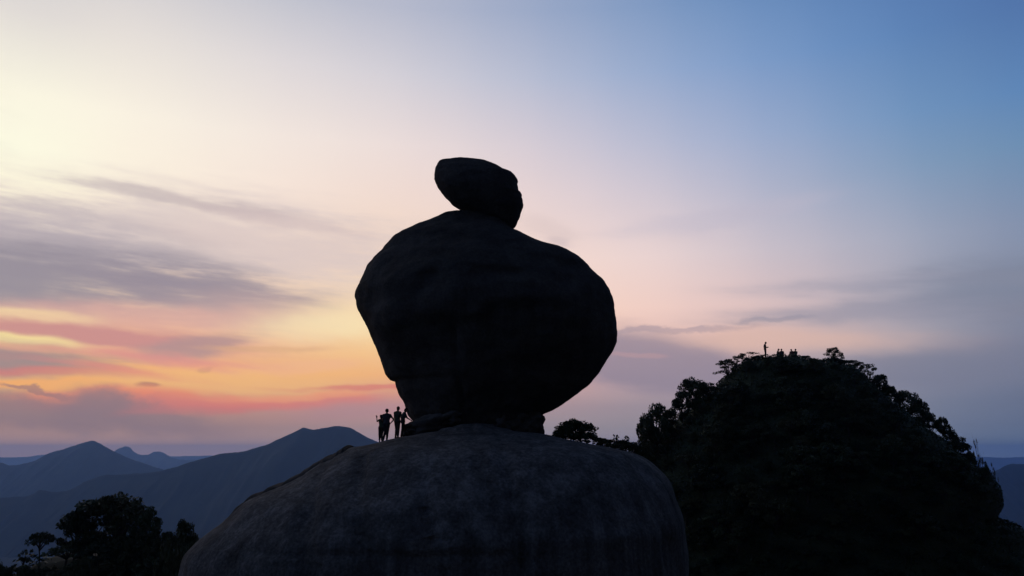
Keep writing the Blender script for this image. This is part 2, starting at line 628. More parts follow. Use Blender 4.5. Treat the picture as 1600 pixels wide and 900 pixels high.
m_sea, nt_, b_ = mat_new('sea_water')
b_.inputs['Base Color'].default_value = (0.02, 0.03, 0.04, 1)
b_.inputs['Roughness'].default_value = 0.25
b_.inputs['Specular IOR Level'].default_value = 0.5
me = bpy.data.meshes.new('sea')
sv = []
for j, (rr) in enumerate((14000, 22500)):
    for k in range(25):
        a = R(20 + 140 * k / 24)
        wob = 1 + (0.12 * noise.noise(Vector((k * 0.7, j, 0))) if j == 0 else 0)
        sv.append((rr * wob * math.cos(a), rr * wob * math.sin(a), -540.0))
me.from_pydata(sv, [], [(k, k + 1, 26 + k, 25 + k) for k in range(24)])
tag(obj('sea', me, m_sea), kind='structure')


def mountain(name, crest, Y, seed, slope=0.55, rough=0.08, n=420, rows=30, jag=1.0):
    """a ridge with real front and back slopes and spurs; crest: sight lines (px, py) laid at distance Y"""
    xs = [(c[0], c[1]) for c in crest]
    V = []
    nv = rows * 2 + 1
    for i in range(n + 1):
        px = xs[0][0] + (xs[-1][0] - xs[0][0]) * i / n
        py = interp(xs, px)[0]
        # a little fine relief on the crest itself
        py += jag * 1.1 * noise.fractal(Vector((px * 0.045, seed, 0)), 1, 2, 4) + 0.45 * noise.fractal(Vector((px * 0.35, seed, 4)), 1, 2, 3)
        yy = Y * (1 + 0.03 * noise.noise(Vector((px * 0.008, seed * 3.1, 2))))
        c = P(px, py, yy)
        edge = min(1, i / 14, (n - i) / 14)
        drop = max(20, c.z - (SEA - 20))
        for j in range(-rows, rows + 1):
            t = abs(j) / rows
            off = drop / slope * (t ** 1.15) * (-1 if j < 0 else 1)
            wx = drop * 0.9
            sp = noise.ridged_multi_fractal(Vector((c.x / wx + seed, off / wx * 0.45, seed)), 0.9, 2.1, 5, 1.0, 2.0) - 0.9
            z = c.z - drop * t + drop * rough * sp * sstep(0.0, 0.25, t) * (1 - sstep(0.85, 1, t))
            x = c.x * (1 + 0.0) + drop * 0.10 * noise.noise(Vector((c.x / wx, off / wx, seed + 7))) * sstep(0, 0.3, t)
            z -= (1 - edge) * drop * 0.0
            V.append((x, yy + off, min(z, c.z)))
    Fc = []
    for i in range(n):
        for j in range(nv - 1):
            a = i * nv + j
            Fc.append((a, a + nv, a + nv + 1, a + 1))
    me = np_mesh(name, V, Fc, True)
    return tag(obj(name, me, M_FOREST), kind='structure')


mountain('mountain', [(-260, 800), (-120, 790), (0, 777), (40, 776), (64, 766), (84, 769), (104, 767), (140, 750), (172, 742), (200, 741),
                      (240, 738), (270, 731), (300, 722), (330, 713), (345, 708.5), (358, 707), (385, 704), (400, 699.5), (420, 693), (440, 684),
                      (462, 674), (474, 668.5), (490, 671.5), (505, 669), (525, 665), (545, 668), (560, 675), (575, 684), (592, 691), (640, 712), (720, 748), (820, 775), (960, 800)],
         5200, 1.3)
mountain('mountain', [(-260, 742), (-120, 738), (-40, 726), (0, 723), (16, 727), (50, 722), (66, 714), (80, 707), (110, 698), (132, 691), (144, 689), (154, 692),
                      (168, 700), (184, 708), (210, 719), (245, 731), (300, 747), (360, 765), (460, 790)], 8200, 4.7)
mountain('mountain', [(110, 732), (150, 722), (172, 711), (182, 702), (190, 698), (196, 696.5), (203, 699), (210, 706), (222, 711), (230, 711.5),
                      (240, 706.5), (248, 705.5), (258, 709), (270, 716), (285, 718), (310, 720), (340, 725), (400, 738)], 15000, 8.2, 0.5, jag=1.9)
mountain('mountain', [(-900, 722), (-500, 713), (-200, 716), (-60, 714.5), (0, 714.5), (40, 714), (62, 711), (74, 710), (96, 714), (150, 716), (220, 715), (280, 712.5), (330, 712), (400, 714), (500, 717), (700, 714), (900, 716), (1100, 713), (1400, 717)],
         19800, 11.9, 0.45, n=300)
mountain('mountain', [(1440, 800), (1500, 765), (1535, 747), (1548, 739.5), (1560, 733), (1572, 727), (1586, 724.5), (1600, 725), (1625, 730), (1660, 738), (1720, 752), (1800, 765), (1900, 790)],
         5600, 15.4)
mountain('mountain', [(1380, 722), (1470, 716), (1530, 714), (1570, 715), (1640, 713), (1720, 710), (1800, 714), (1900, 720), (2300, 712), (2700, 722)], 19000, 21.0, 0.4, n=300)

# ------------------------------------------------------------------ rock bodies from their outline, with real depth


def sections(prof, Y, depth, expo, nring, nseg, cap, lean):
    """level sections (t, centre x, half-width, front, back, z) of a body whose outline rows are prof"""
    y0, y1 = prof[0][0], prof[-1][0]
    out = []
    for i in range(nring + 1):
        t = i / nring
        t = 0.5 - 0.5 * math.cos(math.pi * t) if cap else t ** 1.6
        py = y0 + (y1 - y0) * t
        l, r = interp(prof, py)
        a, b = P(l, py, Y), P(r, py, Y)
        cx, hw = (a.x + b.x) / 2, max(0.05, (b.x - a.x) / 2)
        if cap:                                   # compact boulders: sides touch the sight lines
            tl, tr = a.x / Y, b.x / Y
            for _ in range(6):
                fr, bk = depth(t, hw)
                hl = math.sqrt(max(1e-4, (cx - tl * Y) ** 2 - (tl * fr) ** 2)) if cx - tl * Y > abs(tl * fr) else hw
                hr = math.sqrt(max(1e-4, (tr * Y - cx) ** 2 - (tr * fr) ** 2)) if tr * Y - cx > abs(tr * fr) else hw
                cx += (hr - hl) / 2 * 0.8
                hw = (hl + hr) / 2
        fr, bk = depth(t, hw)
        out.append((t, cx, hw, fr, bk, a.z))
    return out


def fit_outline(prof, Y, depth, expo, cap, lean):
    """the same rows, adjusted until the solid body's own contour passes through them"""
    want = [tuple(r) for r in prof]
    cur = [list(r) for r in prof]
    th = np.linspace(0, 2 * np.pi, 121)[:-1]
    C, S = np.cos(th), np.sin(th)
    Cp, Sp = np.sign(C) * np.abs(C) ** (2 / expo), np.sign(S) * np.abs(S) ** (2 / expo)
    c_, s_ = math.cos(PITCH), math.sin(PITCH)
    for it in range(7):
        sec = sections([tuple(r) for r in cur], Y, depth, expo, 420, 0, cap, lean)
        X = np.array([q[1] + q[2] * Cp for q in sec])
        D = np.array([Y + (lean(q[0]) if lean else 0) + np.where(S > 0, q[4], q[3]) * Sp for q in sec])
        Z = np.array([np.full(len(th), q[5]) for q in sec])
        zc = D * c_ + Z * s_
        pxs = 800 + F_ * X / zc
        pys = 450 - F_ * (-D * s_ + Z * c_) / zc
        for j in range(1, len(cur)):
            wy = want[j][0]
            if wy > 960:
                continue
            m = np.abs(pys - wy) < 1.2
            if m.sum() < 3:
                continue
            lo, hi = pxs[m].min(), pxs[m].max()
            cur[j][1] += 0.6 * max(-30, min(30, want[j][1] - lo))
            cur[j][2] += 0.6 * max(-30, min(30, want[j][2] - hi))
            if cur[j][2] - cur[j][1] < 6:
                mm = (cur[j][1] + cur[j][2]) / 2
                cur[j][1], cur[j][2] = mm - 3, mm + 3
    for j in range(len(cur)):
        if want[j][0] > 960:
            k = len(cur) - 1 - j
            cur[j][1] = min(cur[j][1], cur[j - 1][1])
            cur[j][2] = max(cur[j][2], cur[j - 1][2])
    return [tuple(r) for r in cur]


def rock_body(name, prof, Y, depth, mat, seed, amp=0.12, amp2=0.03, nseg=110, nring=110, expo=2.0, lean=None, cap=True, relief=None):
    """prof: rows (py, left px, right px) of the outline; each level is a rounded section whose sides touch those
    sight lines; depth(t, a) -> (front, back) half-depths in metres"""
    V, rings = [], []
    if not cap:
        prof = fit_outline(prof, Y, depth, expo, cap, lean)
    for t, cx, hw, fr, bk, z in sections(prof, Y, depth, expo, nring, nseg, cap, lean):
        ring = []
        for k in range(nseg):
            th = 2 * math.pi * k / nseg
            c, s = math.cos(th), math.sin(th)
            x = cx + hw * math.copysign(abs(c) ** (2 / expo), c)
            dd = (bk if s > 0 else fr) * math.copysign(abs(s) ** (2 / expo), s)
            p = Vector((x, Y + dd + (lean(t) if lean else 0), z))
            q = p + Vector((seed, 0, 0))
            n = Vector((c, s, 0.0))
            d = amp * fbm(q, 0.22, 5)
            chip = amp2 * fbm(q, 1.7, 5)
            front = abs(s)
            if relief:
                d += relief(p, front)
            p += n * (d * (0.12 + 0.88 * front) + chip * (0.75 + 0.25 * front))
            p.z += 0.12 * amp * fbm(q + Vector((0, 0, 50)), 0.5, 3) * front * (1 if 0.1 < t < 0.97 else 0)
            ring.append(len(V))
            V.append(p)
        rings.append(ring)
    F4 = []
    for i in range(nring):
        for k in range(nseg):
            k2 = (k + 1) % nseg
            F4.append((rings[i][k], rings[i + 1][k], rings[i + 1][k2], rings[i][k2]))
    me = bpy.data.meshes.new(name)
    top = len(V)
    V.append(sum((V[i] for i in rings[0]), Vector()) / nseg)
    V.append(sum((V[i] for i in rings[-1]), Vector()) / nseg)
    for k in range(nseg):
        k2 = (k + 1) % nseg
        F4.append((top, rings[0][k], rings[0][k2]))
        F4.append((top + 1, rings[-1][k2], rings[-1][k]))
    me.from_pydata([tuple(v) for v in V], [], F4)
    for p in me.polygons:
        p.use_smooth = True
    me.update()
    o = obj(name, me, mat)
    bvh = BVHTree.FromPolygons([tuple(v) for v in V], [tuple(f) for f in F4])
    return o, bvh


YB = 46.0
DOME = [(660.5, 736, 756), (661.5, 726, 764), (663, 716, 772), (667, 699, 782), (670, 688, 797), (674, 674, 822), (677, 655, 850), (680, 640, 864), (685, 612, 884),
        (690, 592, 910), (694, 577, 930), (698, 556, 950), (699.5, 545, 958), (704, 535, 978), (710, 523, 997), (727, 494, 1023), (753, 448, 1047), (778, 392, 1057),
        (794, 372, 1063), (809, 355, 1068), (837, 316, 1072), (860, 292, 1075), (896, 279, 1077), (950, 268, 1080), (1050, 250, 1090), (1400, 180, 1150)]


def dome_relief(p, front):
    """runnels worn down the face and an exfoliating sheet on the left shoulder"""
    g = noise.noise(Vector((p.x * 0.9 + 0.25 * p.z, p.z * 0.06, 1.0)))
    d = -0.30 * sstep(0.12, 0.34, g)
    j_ = p.z + 4.2 + 0.25 * noise.noise(Vector((p.x * 0.25, 0, 4)))
    d -= 0.10 * math.exp(-(j_ / 0.10) ** 2) * sstep(2, -3, p.x)
    e = p.x * 0.45 + p.z + 6.2 + 0.5 * noise.noise(Vector((p.x * 0.5, p.z * 0.5, 9)))
    return d + (0.16 * sstep(-0.10, 0.10, e) if p.x < -4 else 0.0)


dome, BVH_D = rock_body('rock_dome', DOME, YB, lambda t, a: (min(a * 0.92, 9.5 + 0.15 * a), min(a * 0.95, 12)), M_DOME, 3.0, 0.30, 0.06, 190, 170, 2.2, cap=False, relief=dome_relief)
tag(dome, kind='structure')

BIG = [(328, 708, 748), (329, 698, 766), (332, 690, 776), (336.5, 682, 783), (341, 670, 789), (350, 649, 795), (356, 638, 800), (362, 628, 814), (369.5, 616, 828), (375.5, 611, 839),
       (384.5, 604, 862), (392, 598, 882), (398, 592, 895), (413, 578.5, 915), (425, 572, 927), (443, 562, 942), (462.5, 554.5, 952), (470, 556, 955), (482, 559, 957.5),
       (500, 568, 960), (514.5, 575.5, 963), (522, 578, 964), (537, 583, 962), (552, 589, 955), (561, 592, 950), (579, 598, 940), (583.5, 599.5, 937), (594, 607, 928), (596, 615, 927),
       (602, 616.5, 922), (610, 618.5, 911), (621, 623.5, 895), (631.5, 629, 880), (642, 632, 862), (648, 634, 848), (656, 640, 845), (666, 650, 840), (672, 656, 834), (681, 666, 824)]
BIG = [(y_, l_ - 2.0 * sstep(350, 430, y_) * sstep(600, 540, y_), r_ + 2.0 * sstep(350, 430, y_) * sstep(600, 540, y_)) for y_, l_, r_ in BIG]
YR = YB + 2.8                                 # the boulders stand a little behind the crest of the dome


BIG_D = [(0.0, 0.25), (0.05, 1.0), (0.12, 2.3), (0.25, 4.3), (0.4, 5.7), (0.5, 6.0), (0.62, 5.5), (0.75, 4.7), (0.88, 3.7), (1.0, 2.6)]


def big_depth(t, a):
    f = interp(BIG_D, t)[0]
    return f, f * 0.95


def big_relief(p, front):
    """an overhanging brow where a slab has fallen away below, a few cracks and shallow scoops"""
    w = 0.9 * noise.noise(Vector((p.x * 0.22, 0, 3.3))) + 0.1 * noise.noise(Vector((p.x * 0.9, 0, 5.3)))
    brow = 7.2 + w + (0.9 if p.x > -1.5 else 0.0) * sstep(-1.9, -1.2, p.x)
    side = 1 - sstep(2.0, 4.4, p.x)
    d = -0.38 * sstep(0.45, -0.45, p.z - brow) * side
    cr = p.x + 2.6 + 0.35 * noise.noise(Vector((0, 0, p.z * 0.7))) + 0.10 * p.z
    d -= 0.30 * math.exp(-(cr / 0.13) ** 2) * sstep(8.0, 6.5, p.z) * sstep(2.0, 3.2, p.z)
    d -= 0.35 * sstep(0.25, 0.6, noise.noise(p * 0.42 + Vector((4, 4, 4))))
    return d


big, BVH_B = rock_body('boulder', BIG, YR, big_depth, M_BOULDER, 11.0, 0.55, 0.07, 190, 190, 2.15, lean=lambda t: 0.3, relief=big_relief)
tag(big, 'huge dark rounded boulder standing on the bare rock dome', 'boulder')

TOP = [(247.6, 706, 734), (248.3, 698, 745), (249.3, 691, 751), (251, 687, 758), (254, 685, 767), (257.6, 683.5, 775), (262, 681.5, 782), (267.5, 680, 790), (270, 679.4, 798), (272.5, 679, 803),
       (278, 679, 807), (284, 680.5, 810), (288, 682, 809.5), (291.5, 683.5, 810), (298, 688, 811), (302, 690.5, 812), (304.5, 692.5, 816), (309, 696.5, 815.5), (313, 700.5, 816.8), (318.5, 706, 817.5),
       (323, 713, 817.8), (328.4, 723, 816), (338, 745, 812.5), (346, 768, 809), (352, 786, 806), (356, 794, 801)]
TOP_D = [(0.0, 0.12), (0.06, 0.42), (0.15, 0.9), (0.3, 1.5), (0.5, 1.9), (0.7, 1.7), (0.85, 1.2), (1.0, 0.5)]
topb, BVH_T = rock_body('boulder', TOP, YR + 0.3, lambda t, a: (interp(TOP_D, t)[0],) * 2, M_BOULDER, 29.0, 0.24, 0.07, 120, 140, 2.15)
tag(topb, 'smaller egg-shaped boulder balancing tilted on top of the huge boulder', 'boulder')


def stone(px, py, w, h, Y, dep, seed, label, tilt=0.0):
    """an irregular block: a faceted, noise-pushed rounded box; w, h in pixels at Y"""
    c = P(px, py, Y)
    s = Y / (F_ * ray(px, py).y)
    bm = bmesh.new()
    bmesh.ops.create_icosphere(bm, subdivisions=4, radius=1.0)
    for v in bm.verts:
        d = v.co.normalized()
        m = (abs(d.x) ** 2.6 + abs(d.y) ** 2.6 + abs(d.z) ** 2.6) ** (-1 / 2.6)
        q = d * 1.3 + Vector((seed, seed * 2, 0))
        m *= 1 + 0.42 * fbm(q, 0.9, 3) + 0.09 * fbm(q, 3.5, 3)
        v.co = d * m
    M = Matrix.Rotation(tilt, 4, 'Y') @ Matrix.Diagonal((w * s / 2, dep, h * s / 2, 1))
    bmesh.ops.transform(bm, matrix=M, verts=bm.verts)
    me = bpy.data.meshes.new('base_stone')
    bm.to_mesh(me)
    bm.free()
    for p in me.polygons:
        p.use_smooth = True
    o = obj('base_stone', me, M_BOULDER if 'dark' in label else M_STONE)
    o.location = c
    tag(o, label, 'stone')
    return o


stone(672, 665, 70, 28, 47.5, 1.5, 1.0, 'long sloping grey stone wedged under the left foot of the huge boulder', R(-13))
stone(708, 655, 46, 24, 47.5, 1.3, 2.4, 'grey block jammed between the long sloping stone and the dome crest', R(-20))
stone(783, 656, 44, 36, 47.5, 1.2, 4.1, 'upright pale stone under the overhang where the dome crest dips', R(12))
stone(813, 662, 40, 30, 47.7, 1.3, 9.7, 'squat stone between the upright pale stone and the dark propping stone', R(10))
stone(834, 663, 32, 32, 47.4, 1.1, 6.6, 'dark stone propping the right foot of the huge boulder', R(4))
stone(647, 674, 20, 14, 46.6, 0.7, 8.3, 'small dark stone at the foot of the boulder beside the standing people')

# ------------------------------------------------------------------ wooded hill on the right
YH = 90.0
HILL = [(559.5, 1192, 1246), (561, 1184, 1262), (565, 1172, 1290), (572, 1158, 1325), (580, 1146, 1346), (600, 1124, 1372), (620, 1104, 1398), (650, 1068, 1436), (680, 1030, 1474),
        (700, 1006, 1500), (720, 986, 1521), (740, 972, 1540), (756, 962, 1555), (770, 956, 1563), (785, 950, 1566.5), (800, 946, 1564), (809, 944, 1563), (816, 942, 1570), (838, 938, 1602),
        (880, 930, 1662), (950, 915, 1745), (1100, 880, 1850), (1350, 800, 1950)]
HILL = [(y_, l_, r_ - 14 * sstep(565, 610, y_) * sstep(752, 715, y_)) for y_, l_, r_ in HILL]
hill, BVH_H = rock_body('hill', HILL, YH, lambda t, a: (a * 0.8, a * 0.8), M_SOIL, 41.0, 0.5, 0.12, 150, 150, 2.1, cap=False)
tag(hill, kind='structure')

# ------------------------------------------------------------------ trees


def tube(V, Fc, pts, rads, n=6):
    base = len(V)
    up = Vector((0.3, 0.2, 1)).normalized()
    for i, (p, r) in enumerate(zip(pts, rads)):
        d = (pts[min(i + 1, len(pts) - 1)] - pts[max(i - 1, 0)]).normalized()
        a = d.cross(Vector((1, 0.13, 0.1))).normalized()
        b = d.cross(a)
        for k in range(n):
            th = 2 * math.pi * k / n
            V.append(p + (a * math.cos(th) + b * math.sin(th)) * r)
    for i in range(len(pts) - 1):
        for k in range(n):
            k2 = (k + 1) % n
            Fc.append((base + i * n + k, base + i * n + k2, base + (i + 1) * n + k2, base + (i + 1) * n + k))


def limb(rng, a, b, bend=0.15, n=5):
    L = (b - a).length
    pts = []
    o1 = Vector((rng.uniform(-1, 1), rng.uniform(-1, 1), rng.uniform(0, 1))) * L * bend
    for i in range(n + 1):
        t = i / n
        pts.append(a.lerp(b, t) + o1 * math.sin(math.pi * t))
    return pts


def leaf_cloud(rng, centres, radii, per, size, flat=0.6):
    """leaf-sized quads spread through clumps; returns (V, F) arrays"""
    nr = np.random.RandomState(rng.randint(0, 10 ** 6))
    VV = []
    for c, r, n in zip(centres, radii, per):
        d = nr.normal(size=(n, 3))
        d /= np.linalg.norm(d, axis=1)[:, None]
        rad = r * nr.uniform(0.35, 1.05, n) ** 0.6
        p = d * rad[:, None]
        p[:, 2] *= flat
        p += np.array(c)
        nrm = d * 0.6 + nr.normal(size=(n, 3)) * 0.7
        nrm[:, 2] += 0.4
        nrm /= np.linalg.norm(nrm, axis=1)[:, None]
        t = np.cross(nrm, nr.normal(size=(n, 3)))
        t /= np.linalg.norm(t, axis=1)[:, None] + 1e-6
        bt = np.cross(nrm, t)
        s = size * nr.uniform(0.6, 1.4, n)[:, None]
        w = s * 0.55
        VV.append(np.stack([p - t * s, p + bt * w, p + t * s, p - bt * w], axis=1).reshape(-1, 3))
    V = np.concatenate(VV)
    Fq = np.arange(len(V)).reshape(-1, 4)
    return V, Fq


def make_tree(seed, style, leafmat):
    """a unit tree, 1 m tall with its base at the origin; meshes (trunk, crown) to be scaled"""
    rng = random.Random(seed)
    V, Fc = [], []
    th = {'lace': 0.2, 'full': 0.2, 'round': 0.42, 'umbrella': 0.62, 'wisp': 0.55, 'bare': 0.5, 'bush': 0.12}[style]
    cw = {'lace': 0.5, 'full': 0.5, 'round': 0.50, 'umbrella': 0.55, 'wisp': 0.38, 'bare': 0.30, 'bush': 0.75}[style]
    top = Vector((rng.uniform(-.06, .06), rng.uniform(-.06, .06), th))
    tr = {'lace': 0.03, 'full': 0.03, 'round': 0.035, 'umbrella': 0.03, 'wisp': 0.02, 'bare': 0.017, 'bush': 0.03}[style]
    tube(V, Fc, limb(rng, Vector((0, 0, -0.12)), top, 0.06), [tr * 1.35, tr * 1.1, tr, tr * .95, tr * .9, tr * .8], 7)
    n = {'lace': 30, 'full': 34, 'round': 26, 'umbrella': 18, 'wisp': 13, 'bare': 11, 'bush': 34}[style]
    cen, rad, per = [], [], []
    for i in range(n):
        a = i * 2.39996 + rng.uniform(-.5, .5)
        q = math.sqrt((i + 0.5) / n)
        if style in ('umbrella',):
            rr, zz = cw * q, 0.95 - 0.20 * q * q + rng.uniform(-.05, .03)
        elif style == 'bush':
            rr, zz = cw * q, 0.78 * math.sqrt(max(0.02, 1 - q * q)) + rng.uniform(-.12, .1) + 0.1
        elif style in ('round', 'full', 'lace'):
            rr = cw * (0.25 + 0.75 * rng.random() ** 0.6)
            zz = th + 0.02 + (0.95 - th) * rng.random() ** 0.8
            k = (zz - (th + 0.2)) / (1.0 - th - 0.2) if zz > th + 0.2 else (th + 0.2 - zz) / 0.4
            rr *= math.sqrt(max(0.08, 1 - min(1, k) ** 2))
        else:
            rr, zz = cw * rng.uniform(0.2, 1), th + (0.97 - th) * rng.uniform(0.25, 1)
        c = Vector((math.cos(a) * rr, math.sin(a) * rr, zz))
        r = {'lace': 0.10, 'full': 0.15, 'round': 0.135, 'umbrella': 0.13, 'wisp': 0.085, 'bare': 0.05, 'bush': 0.2}[style] * rng.uniform(0.7, 1.3)
        cen.append(c)
        rad.append(r)
        per.append(int({'lace': 55, 'full': 120, 'round': 120, 'umbrella': 120, 'wisp': 70, 'bare': 16, 'bush': 130}[style] * rng.uniform(.7, 1.3)))
        f0 = top.lerp(Vector((0, 0, th * 0.7)), rng.random() * 0.6)
        r0 = tr * 0.55
        tube(V, Fc, limb(rng, f0, c, 0.12), [r0, r0 * .8, r0 * .62, r0 * .45, r0 * .3, r0 * .15], 5)
        if style in ('bare', 'wisp'):
            for _ in range(4):
                e = c + Vector((rng.uniform(-1, 1), rng.uniform(-1, 1), rng.uniform(0, 1.2))) * 0.10
                tube(V, Fc, limb(rng, f0.lerp(c, 0.7), e, 0.1, 3), [r0 * .3, r0 * .22, r0 * .15, r0 * .08], 4)
    tm = np_mesh('trunk', V, Fc, True)
    tm.materials.append(M_BARK)
    lv, lf = leaf_cloud(rng, cen, rad, per, {'lace': 0.03, 'full': 0.032, 'round': 0.030, 'umbrella': 0.030, 'wisp': 0.028, 'bare': 0.022, 'bush': 0.045}[style], 0.6)
    cm = np_mesh('crown', lv, lf)
    cm.materials.append(leafmat)
    return tm, cm


PROTO = {}
for st, cnt in (('full', 5), ('lace', 3), ('round', 5), ('umbrella', 3), ('wisp', 3), ('bare', 2), ('bush', 4)):
    PROTO[st] = [make_tree(100 + 17 * i + len(st) * 7, st, M_LEAF if i % 3 else M_LEAF2) for i in range(cnt)]
RNG = random.Random(7)


def plant(style, loc, h, wid, label, group=None, name=None, cat=None, idx=None):
    """h: height in m, wid: width factor (1 = the kind's usual spread)"""
    tm, cm = PROTO[style][idx if idx is not None else RNG.randrange(len(PROTO[style]))]
    bush = style == 'bush'
    t = empty(name or ('shrub' if bush else 'tree'), loc, RNG.uniform(0, 6.28))
    t.scale = (h * wid, h * wid, h)
    obj('stem' if bush else 'trunk', tm, None, t)
    obj('foliage' if bush else 'crown', cm, None, t)
    return tag(t, label, cat or ('shrub' if bush else 'tree'), group)


def drop(bvhs, x, y, default=None):
    best = default
    for b in bvhs:
        hit = b.ray_cast(Vector((x, y, 80)), Vector((0, 0, -1)))
        if hit[0] is not None and (best is None or hit[0].z > best):
            best = hit[0].z
    return best


def skyline(style, px, top, wpx, label, Y=YH, bvhs=(BVH_H,), group=None, idx=None, name=None, hmin=0.5):
    """a plant whose top shows at (px, top), rooted on the ground below that sight line"""
    p = P(px, top, Y)
    z = drop(bvhs, p.x, Y, terrain_z(p.x, Y))
    h = max(hmin, p.z - z)
    spread = {'lace': 1.1, 'full': 1.15, 'round': 1.15, 'umbrella': 1.3, 'wisp': 0.85, 'bare': 0.7, 'bush': 1.75}[style]
    w = wpx * Y / F_ / ray(px, top).y
    return plant(style, (p.x, Y, z - 0.02), h, w / (spread * h), label, group, idx=idx, name=name)


# crest of the hill, each plant that stands out against the sky
skyline('full', 1026, 632, 48, 'rounded tree at the low end of the hill beside the rock dome', Y=85)
skyline('wisp', 998, 662, 14, 'thin little sapling leaning out at the foot of the wooded hill', Y=85)
skyline('full', 1010, 652, 40, 'low leafy tree where the wooded hill meets the rock dome', Y=84)
skyline('full', 1046, 640, 36, 'bushy tree between the two rounded trees on the dome side of the hill', Y=86)
skyline('full', 1082, 593, 56, 'dense dark tree halfway up the slope facing the rock dome', Y=87.5)
skyline('full', 1064, 612, 34, 'leafy bush below the dense dark tree halfway up the slope', Y=87)
skyline('full', 1104, 598, 40, 'dark bush filling the notch beneath the lacy hilltop trees', Y=88)
skyline('lace', 1134, 562, 40, 'open airy tree with gaps in its crown near the hilltop shoulder', Y=89)
skyline('lace', 1150, 556, 40, 'spreading thin-leaved tree joining the two lacy hilltop trees', Y=89.3)
skyline('lace', 1170, 550, 46, 'lacy rounded tree beside the person standing on the hilltop', Y=89.6)
skyline('bush', 1184, 560, 22, 'small shrub at the feet of the lone standing person', Y=89.2)
skyline('bush', 1258, 559, 22, 'small ragged shrub on the hilltop beside the seated pairs', Y=89.5)
skyline('bush', 1271, 562, 16, 'tiny tufted shrub on the hilltop between seated pairs and fine-twigged tree', Y=90)
skyline('lace', 1301, 543, 34, 'fine-twigged airy tree standing above the hilltop canopy', Y=90, idx=0)
skyline('lace', 1309, 548, 24, 'second fine-twigged tree tangled with the airy hilltop tree', Y=89.8, idx=2)
skyline('bush', 1300, 560, 46, 'dark shrub around the foot of the fine-twigged hilltop tree', Y=89)
skyline('full', 1328, 563, 42, 'dark rounded tree just downhill of the fine-twigged hilltop tree', Y=90)
skyline('lace', 1354, 568, 48, 'broad tree with sky showing through on the far shoulder', Y=90)
skyline('full', 1374, 586, 34, 'small round tree hugging the far shoulder of the hill', Y=90)
skyline('bush', 1387, 601, 34, 'low shrub on the bare step of the far slope', Y=90)
skyline('full', 1413, 611, 46, 'domed dark tree midway down the far slope', Y=90)
skyline('full', 1435, 624, 40, 'ragged leaning tree below the domed tree on the far slope', Y=90)
skyline('full', 1451, 646, 34, 'dark tree under the ragged leaning tree', Y=90)
skyline('umbrella', 1471, 651, 24, 'thin-stemmed flat umbrella tree on the far slope', Y=90)
skyline('full', 1477, 666, 40, 'dark bushy tree below the thin umbrella tree', Y=90)
skyline('full', 1497, 682, 36, 'last bushy tree above the bare tree on the far slope', Y=90)
skyline('bare', 1525, 682, 20, 'nearly bare spindly tree low on the far slope', Y=90)
skyline('bush', 1513, 706, 30, 'low shrub at the foot of the nearly bare tree', Y=90)
skyline('bush', 1542, 728, 18, 'small tuft on the brow of the bulging cliff', Y=90)
skyline('bare', 1551, 721, 12, 'tiny leafless sapling above the bulging cliff', Y=90)

# the canopy covering the hill
vis = 0
tries = 0
taken = []
while vis < 190 and tries < 20000:
    tries += 1
    px = RNG.uniform(985, 1590)
    py = RNG.uniform(575, 905)
    d = ray(px, py)
    hit = BVH_H.ray_cast(Vector((0, 0, 0)), d.normalized())
    if hit[0] is None:
        continue
    q = hit[0]
    if any((q - t).length < 1.55 for t in taken):
        continue
    # stay inside the outline so the explicit skyline plants keep theirs
    l, r = interp(HILL, py)
    em = min(px - l, r - px)
    if em < 20:
        continue
    hs = 0.55 + 0.45 * sstep(20, 90, em) * sstep(560, 640, py)
    taken.append(q)
    low = py > 790
    zone = 'under the crest' if py < 640 else ('halfway down' if py < 770 else 'near the foot')
    side = 'dome side' if px < 1170 else ('middle' if px < 1380 else 'cliff side')
    where = '%s on the %s of the wooded hill' % (zone, side)
    kind_ = RNG.random()
    if kind_ < (0.3 if not low else 0.7):
        plant('bush', (q.x, q.y, q.z - 0.1), hs * RNG.uniform(0.7, 1.3), RNG.uniform(0.9, 1.3), 'low dark shrub ' + where, 'shrubs on the hillside')
    elif kind_ > 0.85:
        plant('umbrella', (q.x, q.y, q.z - 0.1), hs * RNG.uniform(1.5, 2.4), RNG.uniform(0.9, 1.3), 'flat-topped tree ' + where, 'canopy trees on the hillside')
    else:
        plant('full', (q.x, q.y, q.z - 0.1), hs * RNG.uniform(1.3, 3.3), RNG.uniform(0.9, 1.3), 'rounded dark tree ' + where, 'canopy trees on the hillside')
    vis += 1

# undergrowth: leaves over the whole hill face, too dense to count
hv = np.array([v.co for v in hill.data.vertices])
nr = np.random.RandomState(3)
sel = []
VV, cnt_ = [], 0
mesh = hill.data
mesh.calc_loop_triangles()
tri = np.array([t.vertices for t in mesh.loop_triangles])
A, B, C = hv[tri[:, 0]], hv[tri[:, 1]], hv[tri[:, 2]]
ar = np.linalg.norm(np.cross(B - A, C - A), axis=1)
ctr = (A + B + C) / 3
ok = (ctr[:, 1] < YH + 8) & (ctr[:, 2] > -24)
ar = ar * ok
pick = nr.choice(len(tri), 70000, p=ar / ar.sum())
u, v = nr.random_sample(70000), nr.random_sample(70000)
fl = u + v > 1
u[fl], v[fl] = 1 - u[fl], 1 - v[fl]
pt = A[pick] + (B[pick] - A[pick]) * u[:, None] + (C[pick] - A[pick]) * v[:, None]
pt[:, 2] += nr.uniform(0.0, 0.35, 70000)
nrm = nr.normal(size=(70000, 3)); nrm[:, 2] += 1; nrm /= np.linalg.norm(nrm, axis=1)[:, None]
t_ = np.cross(nrm, nr.normal(size=(70000, 3))); t_ /= np.linalg.norm(t_, axis=1)[:, None]
b2 = np.cross(nrm, t_)
s_ = nr.uniform(0.08, 0.2, 70000)[:, None]
